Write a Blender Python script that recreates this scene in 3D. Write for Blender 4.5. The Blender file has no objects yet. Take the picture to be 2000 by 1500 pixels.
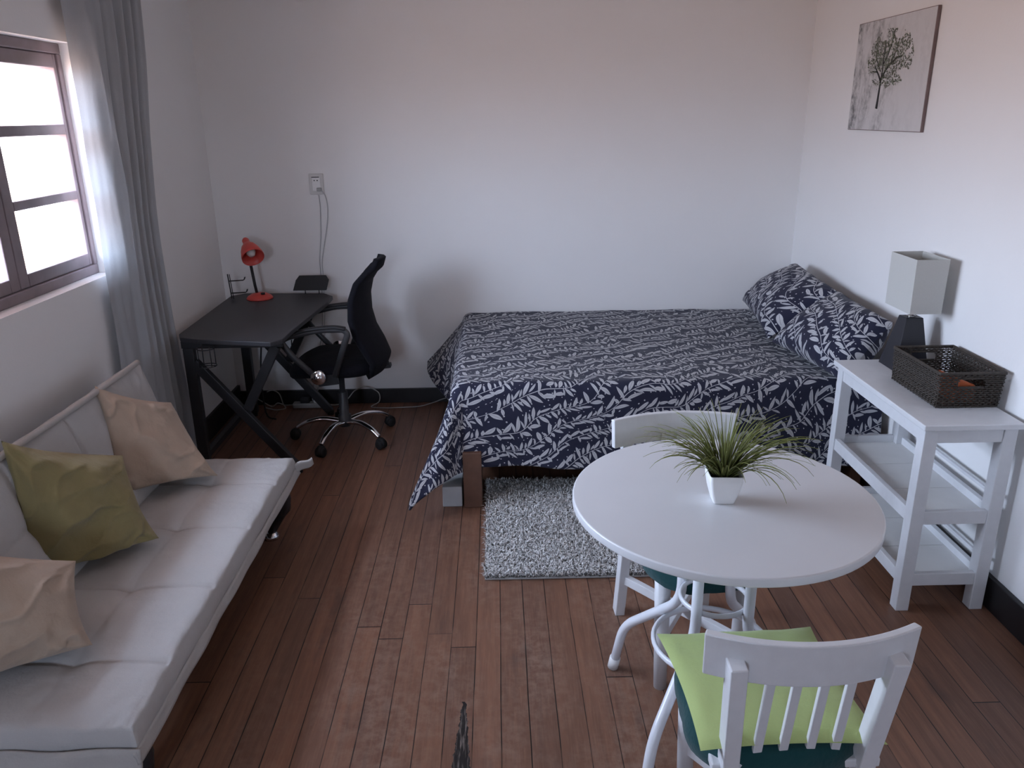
import bpy, math, random
from mathutils import Vector, Matrix, noise
random.seed(7)
S = bpy.context.scene
COL = S.collection
PI = math.pi

# ------------------------------------------------------------------ camera, light, exposure
def make_camera():
    f = 1548.88; p = math.radians(18.742); yaw = math.radians(0.8515); roll = math.radians(-0.7093)
    fw = Vector((math.sin(yaw)*math.cos(p), math.cos(yaw)*math.cos(p), -math.sin(p)))
    r = Vector((math.cos(yaw), -math.sin(yaw), 0)); up = r.cross(fw)
    c, s = math.cos(roll), math.sin(roll)
    r2 = c*r + s*up; u2 = -s*r + c*up
    cd = bpy.data.cameras.new('camera'); co = bpy.data.objects.new('camera', cd); COL.objects.link(co)
    m = Matrix((r2, u2, -fw)).transposed().to_4x4(); m.translation = Vector((0, 0, 1.7))
    co.matrix_world = m
    cd.sensor_width = 36; cd.lens = f*36/2000; cd.clip_start = 0.05; cd.clip_end = 100
    S.camera = co
make_camera()
S.view_settings.view_transform = 'Standard'; S.view_settings.look = 'None'
S.view_settings.gamma = 1; S.view_settings.use_curve_mapping = False
S.view_settings.exposure = 2.08

def make_world():
    w = bpy.data.worlds.new('sky'); S.world = w; w.use_nodes = True
    nt = w.node_tree; nt.nodes.clear()
    tc = nt.nodes.new('ShaderNodeTexCoord'); sp = nt.nodes.new('ShaderNodeSeparateXYZ')
    mr = nt.nodes.new('ShaderNodeMapRange'); mr.inputs[1].default_value = -1; mr.inputs[2].default_value = 1
    rp = nt.nodes.new('ShaderNodeValToRGB'); bg = nt.nodes.new('ShaderNodeBackground'); out = nt.nodes.new('ShaderNodeOutputWorld')
    nt.links.new(tc.outputs['Generated'], sp.inputs[0]); nt.links.new(sp.outputs[2], mr.inputs[0])
    nt.links.new(mr.outputs[0], rp.inputs[0]); nt.links.new(rp.outputs[0], bg.inputs[0]); nt.links.new(bg.outputs[0], out.inputs[0])
    e = rp.color_ramp.elements
    e[0].position = 0.0; e[0].color = (0.22, 0.155, 0.13, 1)
    e[1].position = 1.0; e[1].color = (0.62, 0.74, 1.0, 1)
    a = e.new(0.46); a.color = (0.32, 0.235, 0.205, 1)
    b = e.new(0.52); b.color = (0.58, 0.63, 0.77, 1)
    c = e.new(0.60); c.color = (0.66, 0.79, 1.04, 1)
    bg.inputs[1].default_value = 11.0
make_world()
for nm, cy_, ly_ in (('window_daylight', 2.545, 1.66), ('window_daylight', -2.05, .44)):   # sampling portals in the left window and the added fill opening
  SKY_PORTAL = ((-1.84, cy_, 1.54) if cy_ > 0 else (-.76, cy_, 1.55), ly_, 0.88)
  pd = bpy.data.lights.new('window_daylight', 'AREA'); pd.shape = 'RECTANGLE'
  pd.size = SKY_PORTAL[1]; pd.size_y = SKY_PORTAL[2]; pd.cycles.is_portal = True
  po = bpy.data.objects.new('window_daylight', pd); COL.objects.link(po)
  po.location = SKY_PORTAL[0]; po.rotation_euler = Matrix(((0,0,-1),(1,0,0),(0,-1,0))).to_euler() if cy_ > 0 else Matrix(((1,0,0),(0,0,-1),(0,1,0))).to_euler()

# ------------------------------------------------------------------ shader helpers
class E:
    nt = None
    def __init__(s, k): s.k = k
    @staticmethod
    def m(op, *a, clamp=False):
        n = E.nt.nodes.new('ShaderNodeMath'); n.operation = op; n.use_clamp = clamp
        for i, x in enumerate(a):
            if isinstance(x, E): E.nt.links.new(x.k, n.inputs[i])
            else: n.inputs[i].default_value = x
        return E(n.outputs[0])
    def __add__(s, o): return E.m('ADD', s, o)
    def __radd__(s, o): return E.m('ADD', o, s)
    def __sub__(s, o): return E.m('SUBTRACT', s, o)
    def __rsub__(s, o): return E.m('SUBTRACT', o, s)
    def __mul__(s, o): return E.m('MULTIPLY', s, o)
    def __rmul__(s, o): return E.m('MULTIPLY', o, s)
    def __truediv__(s, o): return E.m('DIVIDE', s, o)
    def __lt__(s, o): return E.m('LESS_THAN', s, o)
    def __gt__(s, o): return E.m('GREATER_THAN', s, o)
    def fl(s): return E.m('FLOOR', s)
    def ab(s): return E.m('ABSOLUTE', s)
    def sin(s): return E.m('SINE', s)
    def cos(s): return E.m('COSINE', s)
    def mx(s, o): return E.m('MAXIMUM', s, o)
    def mn(s, o): return E.m('MINIMUM', s, o)
def sock(n, i, x):
    if isinstance(x, E): E.nt.links.new(x.k, n.inputs[i])
    else: n.inputs[i].default_value = x
def vec(x, y, z=0.0):
    n = E.nt.nodes.new('ShaderNodeCombineXYZ'); sock(n, 0, x); sock(n, 1, y); sock(n, 2, z); return E(n.outputs[0])
def white(x, y, z=0.0):
    n = E.nt.nodes.new('ShaderNodeTexWhiteNoise'); n.noise_dimensions = '3D'; E.nt.links.new(vec(x, y, z).k, n.inputs['Vector']); return E(n.outputs['Value'])
def nois(v, scale, detail=3.0, rough=0.55):
    n = E.nt.nodes.new('ShaderNodeTexNoise'); 
    if v is not None: E.nt.links.new(v.k, n.inputs['Vector'])
    n.inputs['Scale'].default_value = scale; n.inputs['Detail'].default_value = detail; n.inputs['Roughness'].default_value = rough
    return E(n.outputs['Fac'])
def coords(kind='Object'):
    t = E.nt.nodes.new('ShaderNodeTexCoord'); s = E.nt.nodes.new('ShaderNodeSeparateXYZ')
    E.nt.links.new(t.outputs[kind], s.inputs[0]); return E(s.outputs[0]), E(s.outputs[1]), E(s.outputs[2]), E(t.outputs[kind])
def mix(f, a, b):
    n = E.nt.nodes.new('ShaderNodeMix'); n.data_type = 'RGBA'
    sock(n, 0, f)
    for i, x in ((6, a), (7, b)):
        if isinstance(x, E): E.nt.links.new(x.k, n.inputs[i])
        else: n.inputs[i].default_value = (*x, 1)
    return E(n.outputs[2])
def remap(x, a, b, c=0.0, d=1.0):
    n = E.nt.nodes.new('ShaderNodeMapRange'); n.clamp = True; sock(n, 0, x)
    for i, q in enumerate((a, b, c, d)): n.inputs[i+1].default_value = q
    return E(n.outputs[0])
def begin(name):
    m = bpy.data.materials.new(name); m.use_nodes = True; E.nt = m.node_tree; m.node_tree.nodes.clear(); return m
def finish(m, color, rough=0.6, metal=0.0, bump=None, bs=0.3, bd=0.01, sheen=0.0, trans=0.0, spec=0.5, coat=0.0):
    nt = m.node_tree; b = nt.nodes.new('ShaderNodeBsdfPrincipled'); o = nt.nodes.new('ShaderNodeOutputMaterial')
    if isinstance(color, E): nt.links.new(color.k, b.inputs['Base Color'])
    else: b.inputs['Base Color'].default_value = (*color, 1)
    E.nt = nt
    sock(b, b.inputs.find('Roughness'), rough); b.inputs['Metallic'].default_value = metal
    b.inputs['Specular IOR Level'].default_value = spec
    b.inputs['Coat Weight'].default_value = coat
    b.inputs['Sheen Weight'].default_value = sheen
    if bump is not None:
        bn = nt.nodes.new('ShaderNodeBump'); bn.inputs['Strength'].default_value = bs; bn.inputs['Distance'].default_value = bd
        nt.links.new(bump.k, bn.inputs['Height']); nt.links.new(bn.outputs[0], b.inputs['Normal'])
    last = b.outputs[0]
    if trans > 0:
        t = nt.nodes.new('ShaderNodeBsdfTranslucent'); mx = nt.nodes.new('ShaderNodeMixShader'); mx.inputs[0].default_value = trans
        if isinstance(color, E): nt.links.new(color.k, t.inputs[0])
        else: t.inputs[0].default_value = (*color, 1)
        nt.links.new(last, mx.inputs[1]); nt.links.new(t.outputs[0], mx.inputs[2]); last = mx.outputs[0]
    nt.links.new(last, o.inputs[0]); return m
def plain(name, col, rough=0.6, metal=0.0, var=0.06, scale=12, bump=0.0, **k):
    m = begin(name); x, y, z, v = coords(); n = nois(v, scale, 4)
    c = mix(remap(n, 0.3, 0.7), tuple(q*(1-var) for q in col), tuple(min(1, q*(1+var)) for q in col))
    return finish(m, c, rough, metal, bump=n if bump else None, bs=bump, bd=0.004, **k)
def fabric(name, col, var=0.08, weave=900, kind='Object', trans=0.0, sheen=0.2, wr=0.25):
    m = begin(name); x, y, z, v = coords(kind)
    n = nois(v, 5, 4); w = nois(v, weave, 2)
    c = mix(n, tuple(q*(1-var) for q in col), tuple(q*(1+var) for q in col))
    c = mix(remap(w, .3, .7, 0, .35), c, tuple(q*0.72 for q in col))
    return finish(m, c, 0.9, 0, bump=nois(v, 9, 5)+w*0.05, bs=wr, bd=0.03, sheen=sheen, trans=trans, spec=.2)

M = {}
def wallmat():
    m = begin('wall_plaster'); x, y, z, v = coords(); n = nois(v, 2.2, 5); f = nois(v, 90, 3)
    return finish(m, mix(n, (.82, .81, .80), (.86, .85, .84)), 0.75, bump=f, bs=.12, bd=.003, spec=.25)
M['wall'] = wallmat()
def floormat():
    m = begin('plank_floor'); x, y, z, v = coords()
    W = 0.084
    xw = x + (nois(vec(x*0.6, y*0.8), 1.5, 2)-0.5)*0.012
    i = ((xw+0.016)/W).fl(); fx = (xw+0.016)/W - i
    off = white(i, 3.0)*7.0
    L = 2.5; j = ((y+off)/L).fl(); fy = (y+off)/L - j
    h = white(i, j, 1.0); h2 = white(i, j, 5.0)
    grain = nois(vec(x*38+h*20, y*2.2+h*31), 1.0, 5, .6)
    fine = nois(vec(x*220, y*9+h*9), 1.0, 3, .6)
    c = mix(h, (.175, .086, .054), (.275, .128, .074))
    c = mix(remap(h2, .62, 1.0, 0, .75), c, (.150, .082, .060))
    c = mix(remap(grain, .32, .68, 0, .55), c, (.105, .052, .034))
    c = mix(remap(fine, .5, .8, 0, .35), c, (.34, .19, .12))
    wear = nois(vec(x*3.2, y*1.3), 1.0, 6, .65); spk = nois(vec(x*26, y*26), 1.0, 4, .7)
    # traffic wear in the middle of the room
    d = ((x-0.0)*(x-0.0)*0.9 + (y-1.75)*(y-1.75)*0.30)
    area = remap(d, 0.0, 1.1, 1.0, 0.0)
    wf = remap(wear, .42, .68)*remap(spk, .40, .62)*area
    c = mix(wf*0.60, c, (.36, .26, .20))
    c = mix(remap(nois(vec(x*7, y*2.2+3), 1.0, 4, .6), .60, .74, 0, .55), c, (.075, .048, .040))
    gw = white(i, 9.0)*0.012 + 0.012
    gap = ((fx-0.5).ab() > (0.5-gw)).mx((fy-0.5).ab() > 0.4992)
    c = mix(gap*remap(nois(vec(x*3, y*5), 1.0, 2), .35, .5, .45, 1.0), c, (.006, .004, .003))
    # splintered gouge in one board near the camera
    gx = ((x+0.128 + (nois(vec(x*0, y*30), 1.0, 3)-0.5)*0.03)/remap(y, 1.60, 2.0, .036, .004)).ab()
    gg = (gx < 1.0)*(y < 1.99)*(y > 1.3)
    gr = nois(vec(x*160, y*14), 1.0, 4)
    c = mix(gg, c, mix(remap(gr, .5, .68), (.010, .009, .009), (.20, .17, .15)))
    bump = grain*0.3 + fine*0.2 - gap*1.5 - gg*1.0
    return finish(m, c, remap(grain, .2, .8, .34, .52)+wf*0.15, bump=bump, bs=.35, bd=.0025, spec=.45)
M['floor'] = floormat()
M['base'] = plain('dark_baseboard', (.010, .008, .009), .45)
M['white'] = plain('white_paint', (.66, .665, .68), .38, var=.03, scale=30, bump=.04)
M['tabletop'] = plain('white_tabletop', (.64, .645, .66), .30, var=.015, scale=6)
M['whitemetal'] = plain('white_metal', (.72, .74, .78), .28, var=.02)
M['plastic_white'] = plain('white_plastic', (.78, .78, .77), .3, var=.02)
M['shelfpanel'] = plain('shelf_panel_white', (.70, .69, .67), .45, var=.03)
M['blackmetal'] = plain('black_metal', (.020, .020, .023), .42, var=.1)
M['desktop'] = plain('desk_carbon', (.036, .036, .041), .50, var=.12, scale=400, bump=.08)
M['blackfab'] = fabric('black_mesh_fabric', (.006, .006, .010), weave=700, sheen=.02)
M['blackplastic'] = plain('black_plastic', (.012, .012, .014), .6, var=.1)
M['armgrey'] = plain('grey_black_plastic', (.045, .045, .048), .4, var=.1)
M['chrome'] = plain('chrome', (.80, .80, .82), .12, 1.0, var=.01)
M['red'] = plain('red_enamel', (.64, .075, .058), .38, var=.04)
M['redin'] = plain('red_inner', (.55, .04, .035), .5, var=.04)
M['bulb'] = plain('frosted_bulb', (.80, .78, .72), .25, var=.01)
M['beige'] = fabric('beige_cushion_cotton', (.47, .37, .285), wr=.5)
M['olive'] = fabric('olive_cushion_cotton', (.27, .225, .105), wr=.5)
M['sofa'] = fabric('light_grey_mattress_cotton', (.50, .49, .48), wr=.35, sheen=.1)
M['sofahem'] = fabric('mattress_hem_cotton', (.48, .46, .44), wr=.5, sheen=.1)
M['lime'] = fabric('lime_cushion_cotton', (.43, .52, .20), wr=.3)
M['teal'] = fabric('teal_cushion_cloth', (.008, .055, .058), wr=.5)
M['curtain'] = fabric('grey_curtain_cloth', (.47, .485, .50), weave=500, trans=.20, sheen=.05, wr=.15)
M['wood'] = plain('brown_bed_wood', (.115, .055, .034), .5, var=.3, scale=8)
M['winwood'] = plain('weathered_window_wood', (.21, .165, .175), .5, var=.22, scale=6, bump=.15)
M['mattress'] = fabric('mattress_ticking', (.06, .065, .10))
M['greybox'] = plain('pale_grey_box', (.48, .49, .50), .6)
M['shade'] = fabric('ivory_lamp_shade', (.66, .655, .62), trans=.18, var=.02, sheen=0, wr=.05)
M['lampblack'] = plain('black_lamp_base', (.010, .010, .016), .35)
M['wicker'] = plain('dark_brown_wicker', (.040, .031, .024), .6, var=.35, scale=70)
M['orange'] = plain('orange_plastic', (.55, .13, .04), .45)
M['soil'] = plain('dark_moss', (.012, .014, .008), .95, var=.4, scale=90)
M['grey'] = plain('grey_cable', (.36, .36, .35), .5)
M['wallcable'] = plain('white_cable', (.50, .50, .50), .5)
M['outlet'] = plain('outlet_plastic', (.60, .59, .57), .35, var=.02)
M['hole'] = plain('dark_hole', (.01, .01, .01), .8)
M['rubber'] = plain('black_rubber', (.012, .012, .013), .7)
M['rugback'] = plain('rug_backing', (.42, .42, .41), .9)
def grassmat():
    m = begin('grass_blade_green'); x, y, z, v = coords('UV')
    ox, oy, oz, ov = coords(); n = nois(ov, 60, 2)
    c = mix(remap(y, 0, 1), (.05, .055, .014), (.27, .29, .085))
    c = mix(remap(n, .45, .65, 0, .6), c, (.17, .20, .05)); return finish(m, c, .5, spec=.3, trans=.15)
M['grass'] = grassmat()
def rugmat():
    m = begin('grey_shag'); x, y, z, v = coords(); n = nois(v, 75, 3, .7)
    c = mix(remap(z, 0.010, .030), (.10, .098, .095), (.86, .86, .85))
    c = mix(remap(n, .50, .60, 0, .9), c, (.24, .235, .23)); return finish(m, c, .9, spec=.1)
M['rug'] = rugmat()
def leafmat():
    m = begin('navy_leaf_print'); U, V, z0, vv = coords('UV')
    d1 = (nois(vec(U, V, 0.0), 3.2, 1, .5)-.5)*.17; d2 = (nois(vec(U, V, 7.3), 3.2, 1, .5)-.5)*.17
    u = U + d1; v = V + d2
    ca, sa = math.cos(math.radians(24)), math.sin(math.radians(24))
    a = u*ca + v*sa; b = v*ca - u*sa
    s = 0.100; p = 0.050
    b = b + (a*17.0).sin()*0.016
    r = (b/s).fl(); y = b - (r+0.5)*s
    a = a + white(r, 2.0)*0.3
    tot = (y.ab() < 0.0013)
    for (sgn, ph, th, L, w, yo, xo) in ((1, 0.0, 48, .030, .0090, .0225, .0), (-1, .024, 40, .030, .0090, .0225, .0), (1, .027, 70, .018, .0058, .0165, 0), (-1, .050, 75, .018, .0055, .0165, 0)):
        aa = a + ph; i = (aa/p).fl(); x = aa - (i+0.5)*p
        hh = white(i, r, ph*100+sgn); h2 = white(r, i, ph*55+sgn*2)
        an = (hh-0.5)*1.5 + math.radians(th)
        yy = y*sgn - yo - (h2-.5)*.006; c_ = an.cos(); s_ = an.sin()
        xr = x*c_ + yy*s_; yr = yy*c_ - x*s_
        k = 1.0 - (xr/L)*(xr/L)
        yr = yr + (k-0.6)*0.002
        lf = (yr.ab() < k*w*(h2*0.40+0.66))*(white(i, r, ph*31+sgn*4) > .10)
        lf = lf*(1.0 - (yr.ab() < 0.0005)*0.6)
        tot = tot.mx(lf)
    # berries
    q = 0.022; bi = (a/q).fl(); bj = (b/q).fl(); bx = a-(bi+.5)*q; by = b-(bj+.5)*q
    hb = white(bi, bj, 12.0)
    tot = tot.mx((bx*bx+by*by < 0.0000075)*(hb > 0.55))
    f = nois(vv, 700, 2); big = nois(vv, 3, 2)
    dark = mix(f, (.013, .014, .032), (.024, .025, .048)); lt = mix(f, (.40, .39, .40), (.52, .52, .54))
    return finish(m, mix(tot, dark, lt), .85, bump=nois(vv, 14, 4)+f*.03, bs=.3, bd=.02, sheen=.1, spec=.2)
M['leaf'] = leafmat()
def canvasmat():
    m = begin('painted_canvas'); x, y, z, v = coords()
    n = nois(vec(x*0, y*11, z*5), 1.0, 5, .6); n2 = nois(vec(x*0, y*34, z*26), 1.0, 5, .7)
    side = remap(y, -.15, .36, 0.0, 1.0)
    f = remap(n, .40, .60)*remap(n2, .38, .60)*(side*0.95+0.10)
    c = mix(f, (.63, .62, .62), (.10, .10, .105))
    return finish(m, c, .7, bump=n2, bs=.1)
M['canvas'] = canvasmat()
M['canvas_edge'] = plain('canvas_edge', (.20, .145, .14), .8, var=.15)
M['paintblack'] = plain('black_paint', (.02, .02, .022), .7)
M['paintgreen'] = plain('grey_green_paint', (.11, .13, .085), .8, var=.5, scale=50)
def glassmat():
    m = begin('window_glass'); nt = m.node_tree
    t = nt.nodes.new('ShaderNodeBsdfTransparent'); g = nt.nodes.new('ShaderNodeBsdfGlossy'); g.inputs['Roughness'].default_value = .03
    mx = nt.nodes.new('ShaderNodeMixShader'); fr = E.m('MULTIPLY_ADD', E.m('POWER', E((lambda n: n.outputs['Facing'])(nt.nodes.new('ShaderNodeLayerWeight'))), 4.0), .35, .04)
    o = nt.nodes.new('ShaderNodeOutputMaterial')
    nt.links.new(fr.k, mx.inputs[0]); nt.links.new(t.outputs[0], mx.inputs[1]); nt.links.new(g.outputs[0], mx.inputs[2]); nt.links.new(mx.outputs[0], o.inputs[0])
    return m
M['glass'] = glassmat()

# ------------------------------------------------------------------ mesh helpers
class MB:
    def __init__(s): s.v = []; s.f = []; s.uv = []; s.sm = []
    def add(s, vs, fs, uvs=None, smooth=True):
        o = len(s.v); s.v += [Vector(p) for p in vs]; s.uv += (uvs if uvs else [(0, 0)]*len(vs))
        for f in fs: s.f.append(tuple(i+o for i in f)); s.sm.append(smooth)
        return s
    def hexa(s, c8):
        return s.add(c8, [(0,3,2,1),(4,5,6,7),(0,1,5,4),(1,2,6,5),(2,3,7,6),(3,0,4,7)], smooth=False)
    def box(s, x0, x1, y0, y1, z0, z1):
        return s.hexa([(x0,y0,z0),(x1,y0,z0),(x1,y1,z0),(x0,y1,z0),(x0,y0,z1),(x1,y0,z1),(x1,y1,z1),(x0,y1,z1)])
    def beam(s, p, q, w, h, side=None, w2=None, h2=None):
        p, q = Vector(p), Vector(q); d = (q-p).normalized()
        sd = Vector(side) if side else (Vector((0,0,1)).cross(d) if abs(d.z) < .95 else Vector((1,0,0)))
        sd = (sd - d*sd.dot(d)).normalized(); up = d.cross(sd)
        w2 = w if w2 is None else w2; h2 = h if h2 is None else h2
        c = [p-sd*w/2-up*h/2, p+sd*w/2-up*h/2, p+sd*w/2+up*h/2, p-sd*w/2+up*h/2]
        e = [q-sd*w2/2-up*h2/2, q+sd*w2/2-up*h2/2, q+sd*w2/2+up*h2/2, q-sd*w2/2+up*h2/2]
        return s.hexa(c+e)
    def tube(s, pts, r, n=10, closed=False, flat=1.0):
        pts = [Vector(p) for p in pts]; N = len(pts)
        rs = r if isinstance(r, (list, tuple)) else [r]*N
        vs = []; up = None
        for i, p in enumerate(pts):
            a = pts[(i-1) % N] if (closed or i > 0) else p; b = pts[(i+1) % N] if (closed or i < N-1) else p
            t = (b-a).normalized()
            if up is None: up = Vector((0,0,1)) if abs(t.z) < .9 else Vector((1,0,0))
            up = (up - t*up.dot(t)).normalized(); sd = t.cross(up)
            for k in range(n):
                an = 2*PI*k/n; vs.append(p + (up*math.cos(an)*flat + sd*math.sin(an))*rs[i])
        fs = []
        for i in range(N if closed else N-1):
            for k in range(n):
                a = i*n+k; b = i*n+(k+1) % n; c = ((i+1) % N)*n+(k+1) % n; d = ((i+1) % N)*n+k
                fs.append((a, b, c, d))
        if not closed: fs += [tuple(range(n))[::-1], tuple((N-1)*n+k for k in range(n))]
        return s.add(vs, fs)
    def lathe(s, prof, c=(0,0,0), n=28, axis=None):
        R = Matrix.Identity(3) if axis is None else Vector((0,0,1)).rotation_difference(Vector(axis)).to_matrix()
        c = Vector(c); vs = []
        for r, z in prof:
            for k in range(n):
                an = 2*PI*k/n; vs.append(c + R @ Vector((r*math.cos(an), r*math.sin(an), z)))
        fs = [(i*n+k, i*n+(k+1) % n, (i+1)*n+(k+1) % n, (i+1)*n+k) for i in range(len(prof)-1) for k in range(n)]
        if prof[0][0] > 1e-4: fs.append(tuple(range(n))[::-1])
        if prof[-1][0] > 1e-4: fs.append(tuple((len(prof)-1)*n+k for k in range(n)))
        return s.add(vs, fs)
    def grid(s, fn, nu, nv, flip=False):
        vs = []; uv = []
        for j in range(nv+1):
            for i in range(nu+1):
                p, t = fn(i/nu, j/nv); vs.append(p); uv.append(t)
        fs = []
        for j in range(nv):
            for i in range(nu):
                q = (j*(nu+1)+i, j*(nu+1)+i+1, (j+1)*(nu+1)+i+1, (j+1)*(nu+1)+i)
                fs.append(q[::-1] if flip else q)
        return s.add(vs, fs, uv)
    def prism(s, poly, z0, z1):
        n = len(poly); vs = [(x, y, z0) for x, y in poly]+[(x, y, z1) for x, y in poly]
        return s.add(vs, [tuple(range(n))[::-1], tuple(range(n, 2*n))]+[(i, (i+1) % n, n+(i+1) % n, n+i) for i in range(n)], smooth=False)
    def build(s, name, mat, parent=None, base=None, bevel=0.0, sub=0, solid=0.0, seg=2):
        me = bpy.data.meshes.new(name); off = Vector((0,0,0))
        if base is not None: off = Vector(base)
        elif parent is not None: off = Vector(parent.get('_w', (0,0,0)))
        me.from_pydata([p-off for p in s.v], [], s.f)
        me.polygons.foreach_set('use_smooth', s.sm)
        ul = me.uv_layers.new(name='UVMap'); li = [0]*len(me.loops); me.loops.foreach_get('vertex_index', li)
        flat = [c for i in li for c in s.uv[i]]; ul.data.foreach_set('uv', flat)
        me.materials.append(M[mat]); me.validate(); me.update()
        o = bpy.data.objects.new(name, me); COL.objects.link(o)
        if base is not None: o.location = off
        if parent is not None:
            o.parent = parent; o['_w'] = list(off)
        if solid: mo = o.modifiers.new('solid', 'SOLIDIFY'); mo.thickness = solid; mo.offset = 0
        if bevel:
            mo = o.modifiers.new('bevel', 'BEVEL'); mo.width = bevel; mo.segments = seg; mo.limit_method = 'ANGLE'; mo.angle_limit = math.radians(40)
            mo.harden_normals = False
        if sub: mo = o.modifiers.new('sub', 'SUBSURF'); mo.levels = sub; mo.render_levels = sub
        return o
def thing(name, label, cat, loc=(0,0,0), rot=0, group=None, local=False):
    o = bpy.data.objects.new(name, None); COL.objects.link(o); o.location = loc; o.rotation_euler = (0, 0, rot)
    o['label'] = label; o['category'] = cat; o['_w'] = [0,0,0] if local else list(loc); o.empty_display_size = .1
    if group: o['group'] = group
    return o
def tag(o, label, cat, group=None, kind=None):
    o['label'] = label; o['category'] = cat
    if group: o['group'] = group
    if kind: o['kind'] = kind
    return o
def struct(o, label=None, cat=None):
    o['kind'] = 'structure'
    if label: o['label'] = label; o['category'] = cat
    return o
def sm(a, b, x):
    t = max(0, min(1, (x-a)/(b-a))); return t*t*(3-2*t)
def nz(x, y, z=0.0): return noise.noise(Vector((x, y, z)))
def rounded(pts, r=.03, n=6):
    pts = [Vector(p) for p in pts]; out = [pts[0]]
    for i in range(1, len(pts)-1):
        a, b, c = pts[i-1], pts[i], pts[i+1]; d1 = (a-b); d2 = (c-b); rr = min(r, d1.length*.45, d2.length*.45)
        p0 = b+d1.normalized()*rr; p1 = b+d2.normalized()*rr
        for k in range(n+1):
            t = k/n; out.append((1-t)**2*p0+2*t*(1-t)*b+t*t*p1)
    out.append(pts[-1]); return out
def spline(pts, n=8):
    P = [Vector(p) for p in pts]; P = [P[0]]+P+[P[-1]]; out = []
    for i in range(1, len(P)-2):
        for k in range(n):
            t = k/n; a, b, c, d = P[i-1], P[i], P[i+1], P[i+2]
            out.append(.5*((2*b)+(c-a)*t+(2*a-5*b+4*c-d)*t*t+(3*b-a-3*c+d)*t**3))
    out.append(P[-2]); return out

# ------------------------------------------------------------------ the room
XL, XR, YB, YF, ZC = -1.64, 1.75, 4.70, -1.8, 2.62
WY0, WY1, WZ0, WZ1 = 1.70, 3.385, 1.085, 1.984
struct(MB().box(XL-.3, XR+.2, YF-.2, YB+.2, -.1, 0).build('floor', 'floor'), 'dark reddish brown plank floor of worn narrow boards', 'floor')
struct(MB().box(XL-.3, XR+.2, YF-.2, YB+.2, ZC, ZC+.1).build('ceiling', 'wall'), 'plain white ceiling above the room', 'ceiling')
struct(MB().box(XL-.3, XR+.2, YB, YB+.2, 0, ZC).build('wall_back', 'wall'), 'white plaster wall behind the desk and bed', 'wall')
struct(MB().box(XR, XR+.2, YF, YB, 0, ZC).build('wall_right', 'wall'), 'white plaster wall with the tree picture', 'wall')
U0, U1 = -1.00, -.52                                  # opening for the added fill window, behind the viewer
wf_ = MB().box(XL-.3, U0, YF-.2, YF, 0, ZC).box(U1, XR+.2, YF-.2, YF, 0, ZC).box(U0, U1, YF-.2, YF, 0, 1.1).box(U0, U1, YF-.2, YF, 2.0, ZC)
struct(wf_.build('wall_front', 'wall'), 'white plaster wall behind the viewer', 'wall')
wl = MB()
T = .36
wl.box(XL-T, XL, YF, WY0, 0, ZC); wl.box(XL-T, XL, WY1, YB, 0, ZC)
wl.box(XL-T, XL, WY0, WY1, 0, WZ0); wl.box(XL-T, XL, WY0, WY1, WZ1, ZC)
struct(wl.build('wall_left', 'wall'), 'white plaster wall around the wooden window', 'wall')
struct(MB().box(XL+.016, XR-.016, YB-.018, YB, 0, .092).build('baseboard_back', 'base', bevel=.003), 'dark baseboard along the back wall', 'baseboard')
struct(MB().box(XR-.02, XR, YF, YB, 0, .12).build('baseboard_right', 'base', bevel=.003), 'dark baseboard along the right wall', 'baseboard')
struct(MB().box(XL, XL+.018, YF, YB, 0, .13).build('baseboard_left', 'base', bevel=.003), 'dark baseboard along the left wall', 'baseboard')
struct(MB().box(XL-1.05, XL-T, YF-.4, YB+.4, 2.50, 2.60).build('trim_eave_added', 'wood'), 'unseen eave added outside to block steep sky light above the window', 'eave')  # added overhang, out of view, keeps steep sky light off the sofa
# window: outer frame, three casements of three panes
win = thing('window_1', 'weathered dark wooden window with small white-lit panes', 'window', (XL-.06, (WY0+WY1)/2, WZ0)); win['kind'] = 'structure'
fx0, fx1 = -1.79, -1.70
fr = MB(); fr.box(fx0, fx1, WY0, WY1, WZ0, 1.125); fr.box(fx0, fx1, WY0, WY1, 1.945, WZ1)
fr.box(fx0, fx1, WY0, WY0+.03, 1.125, 1.945); fr.box(fx0, fx1, WY1-.03, WY1, 1.125, 1.945)
fr.build('window_frame', 'winwood', win, bevel=.004)
for y0 in (2.885, 2.32, 1.755):
    y1 = y0+.45; sa = MB(); a0 = y0-.0575; a1 = y1+.0195 if y0 > 2.8 else y1+.0575-.003
    sx0, sx1 = -1.77, -1.708
    sa.box(sx0, sx1, a0, y0, 1.126, 1.944); sa.box(sx0, sx1, y1, a1, 1.126, 1.944)
    zs = [1.126, 1.174, 1.396, 1.430, 1.647, 1.685, 1.893, 1.944]
    for k in (0, 2, 4, 6): sa.box(sx0, sx1, y0, y1, zs[k], zs[k+1])
    so = sa.build('sash', 'winwood', win, bevel=.004)
    for k in (1, 3, 5): MB().box(-1.745, -1.741, y0-.004, y1+.004, zs[k]-.004, zs[k+1]+.004).build('pane', 'glass', so)

win_fill = thing('window_added_fill', 'unseen wooden window added for fill light in the wall behind the viewer', 'window', ((U0+U1)/2, YF, 1.1)); win_fill['kind'] = 'structure'  # unseen, added to let in fill light from behind
fr = MB()
for x in (U0, U1-.05): fr.box(x, x+.05, YF-.14, YF-.07, 1.1, 2.0)
for z in (1.1, 1.54, 1.94): fr.box(U0+.05, U1-.05, YF-.14, YF-.07, z, z+.06)
fr.build('window_frame', 'winwood', win_fill, bevel=.004)
for z in (1.15, 1.59): MB().box(U0+.04, U1-.04, YF-.11, YF-.106, z, z+.36).build('pane', 'glass', win_fill)

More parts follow.
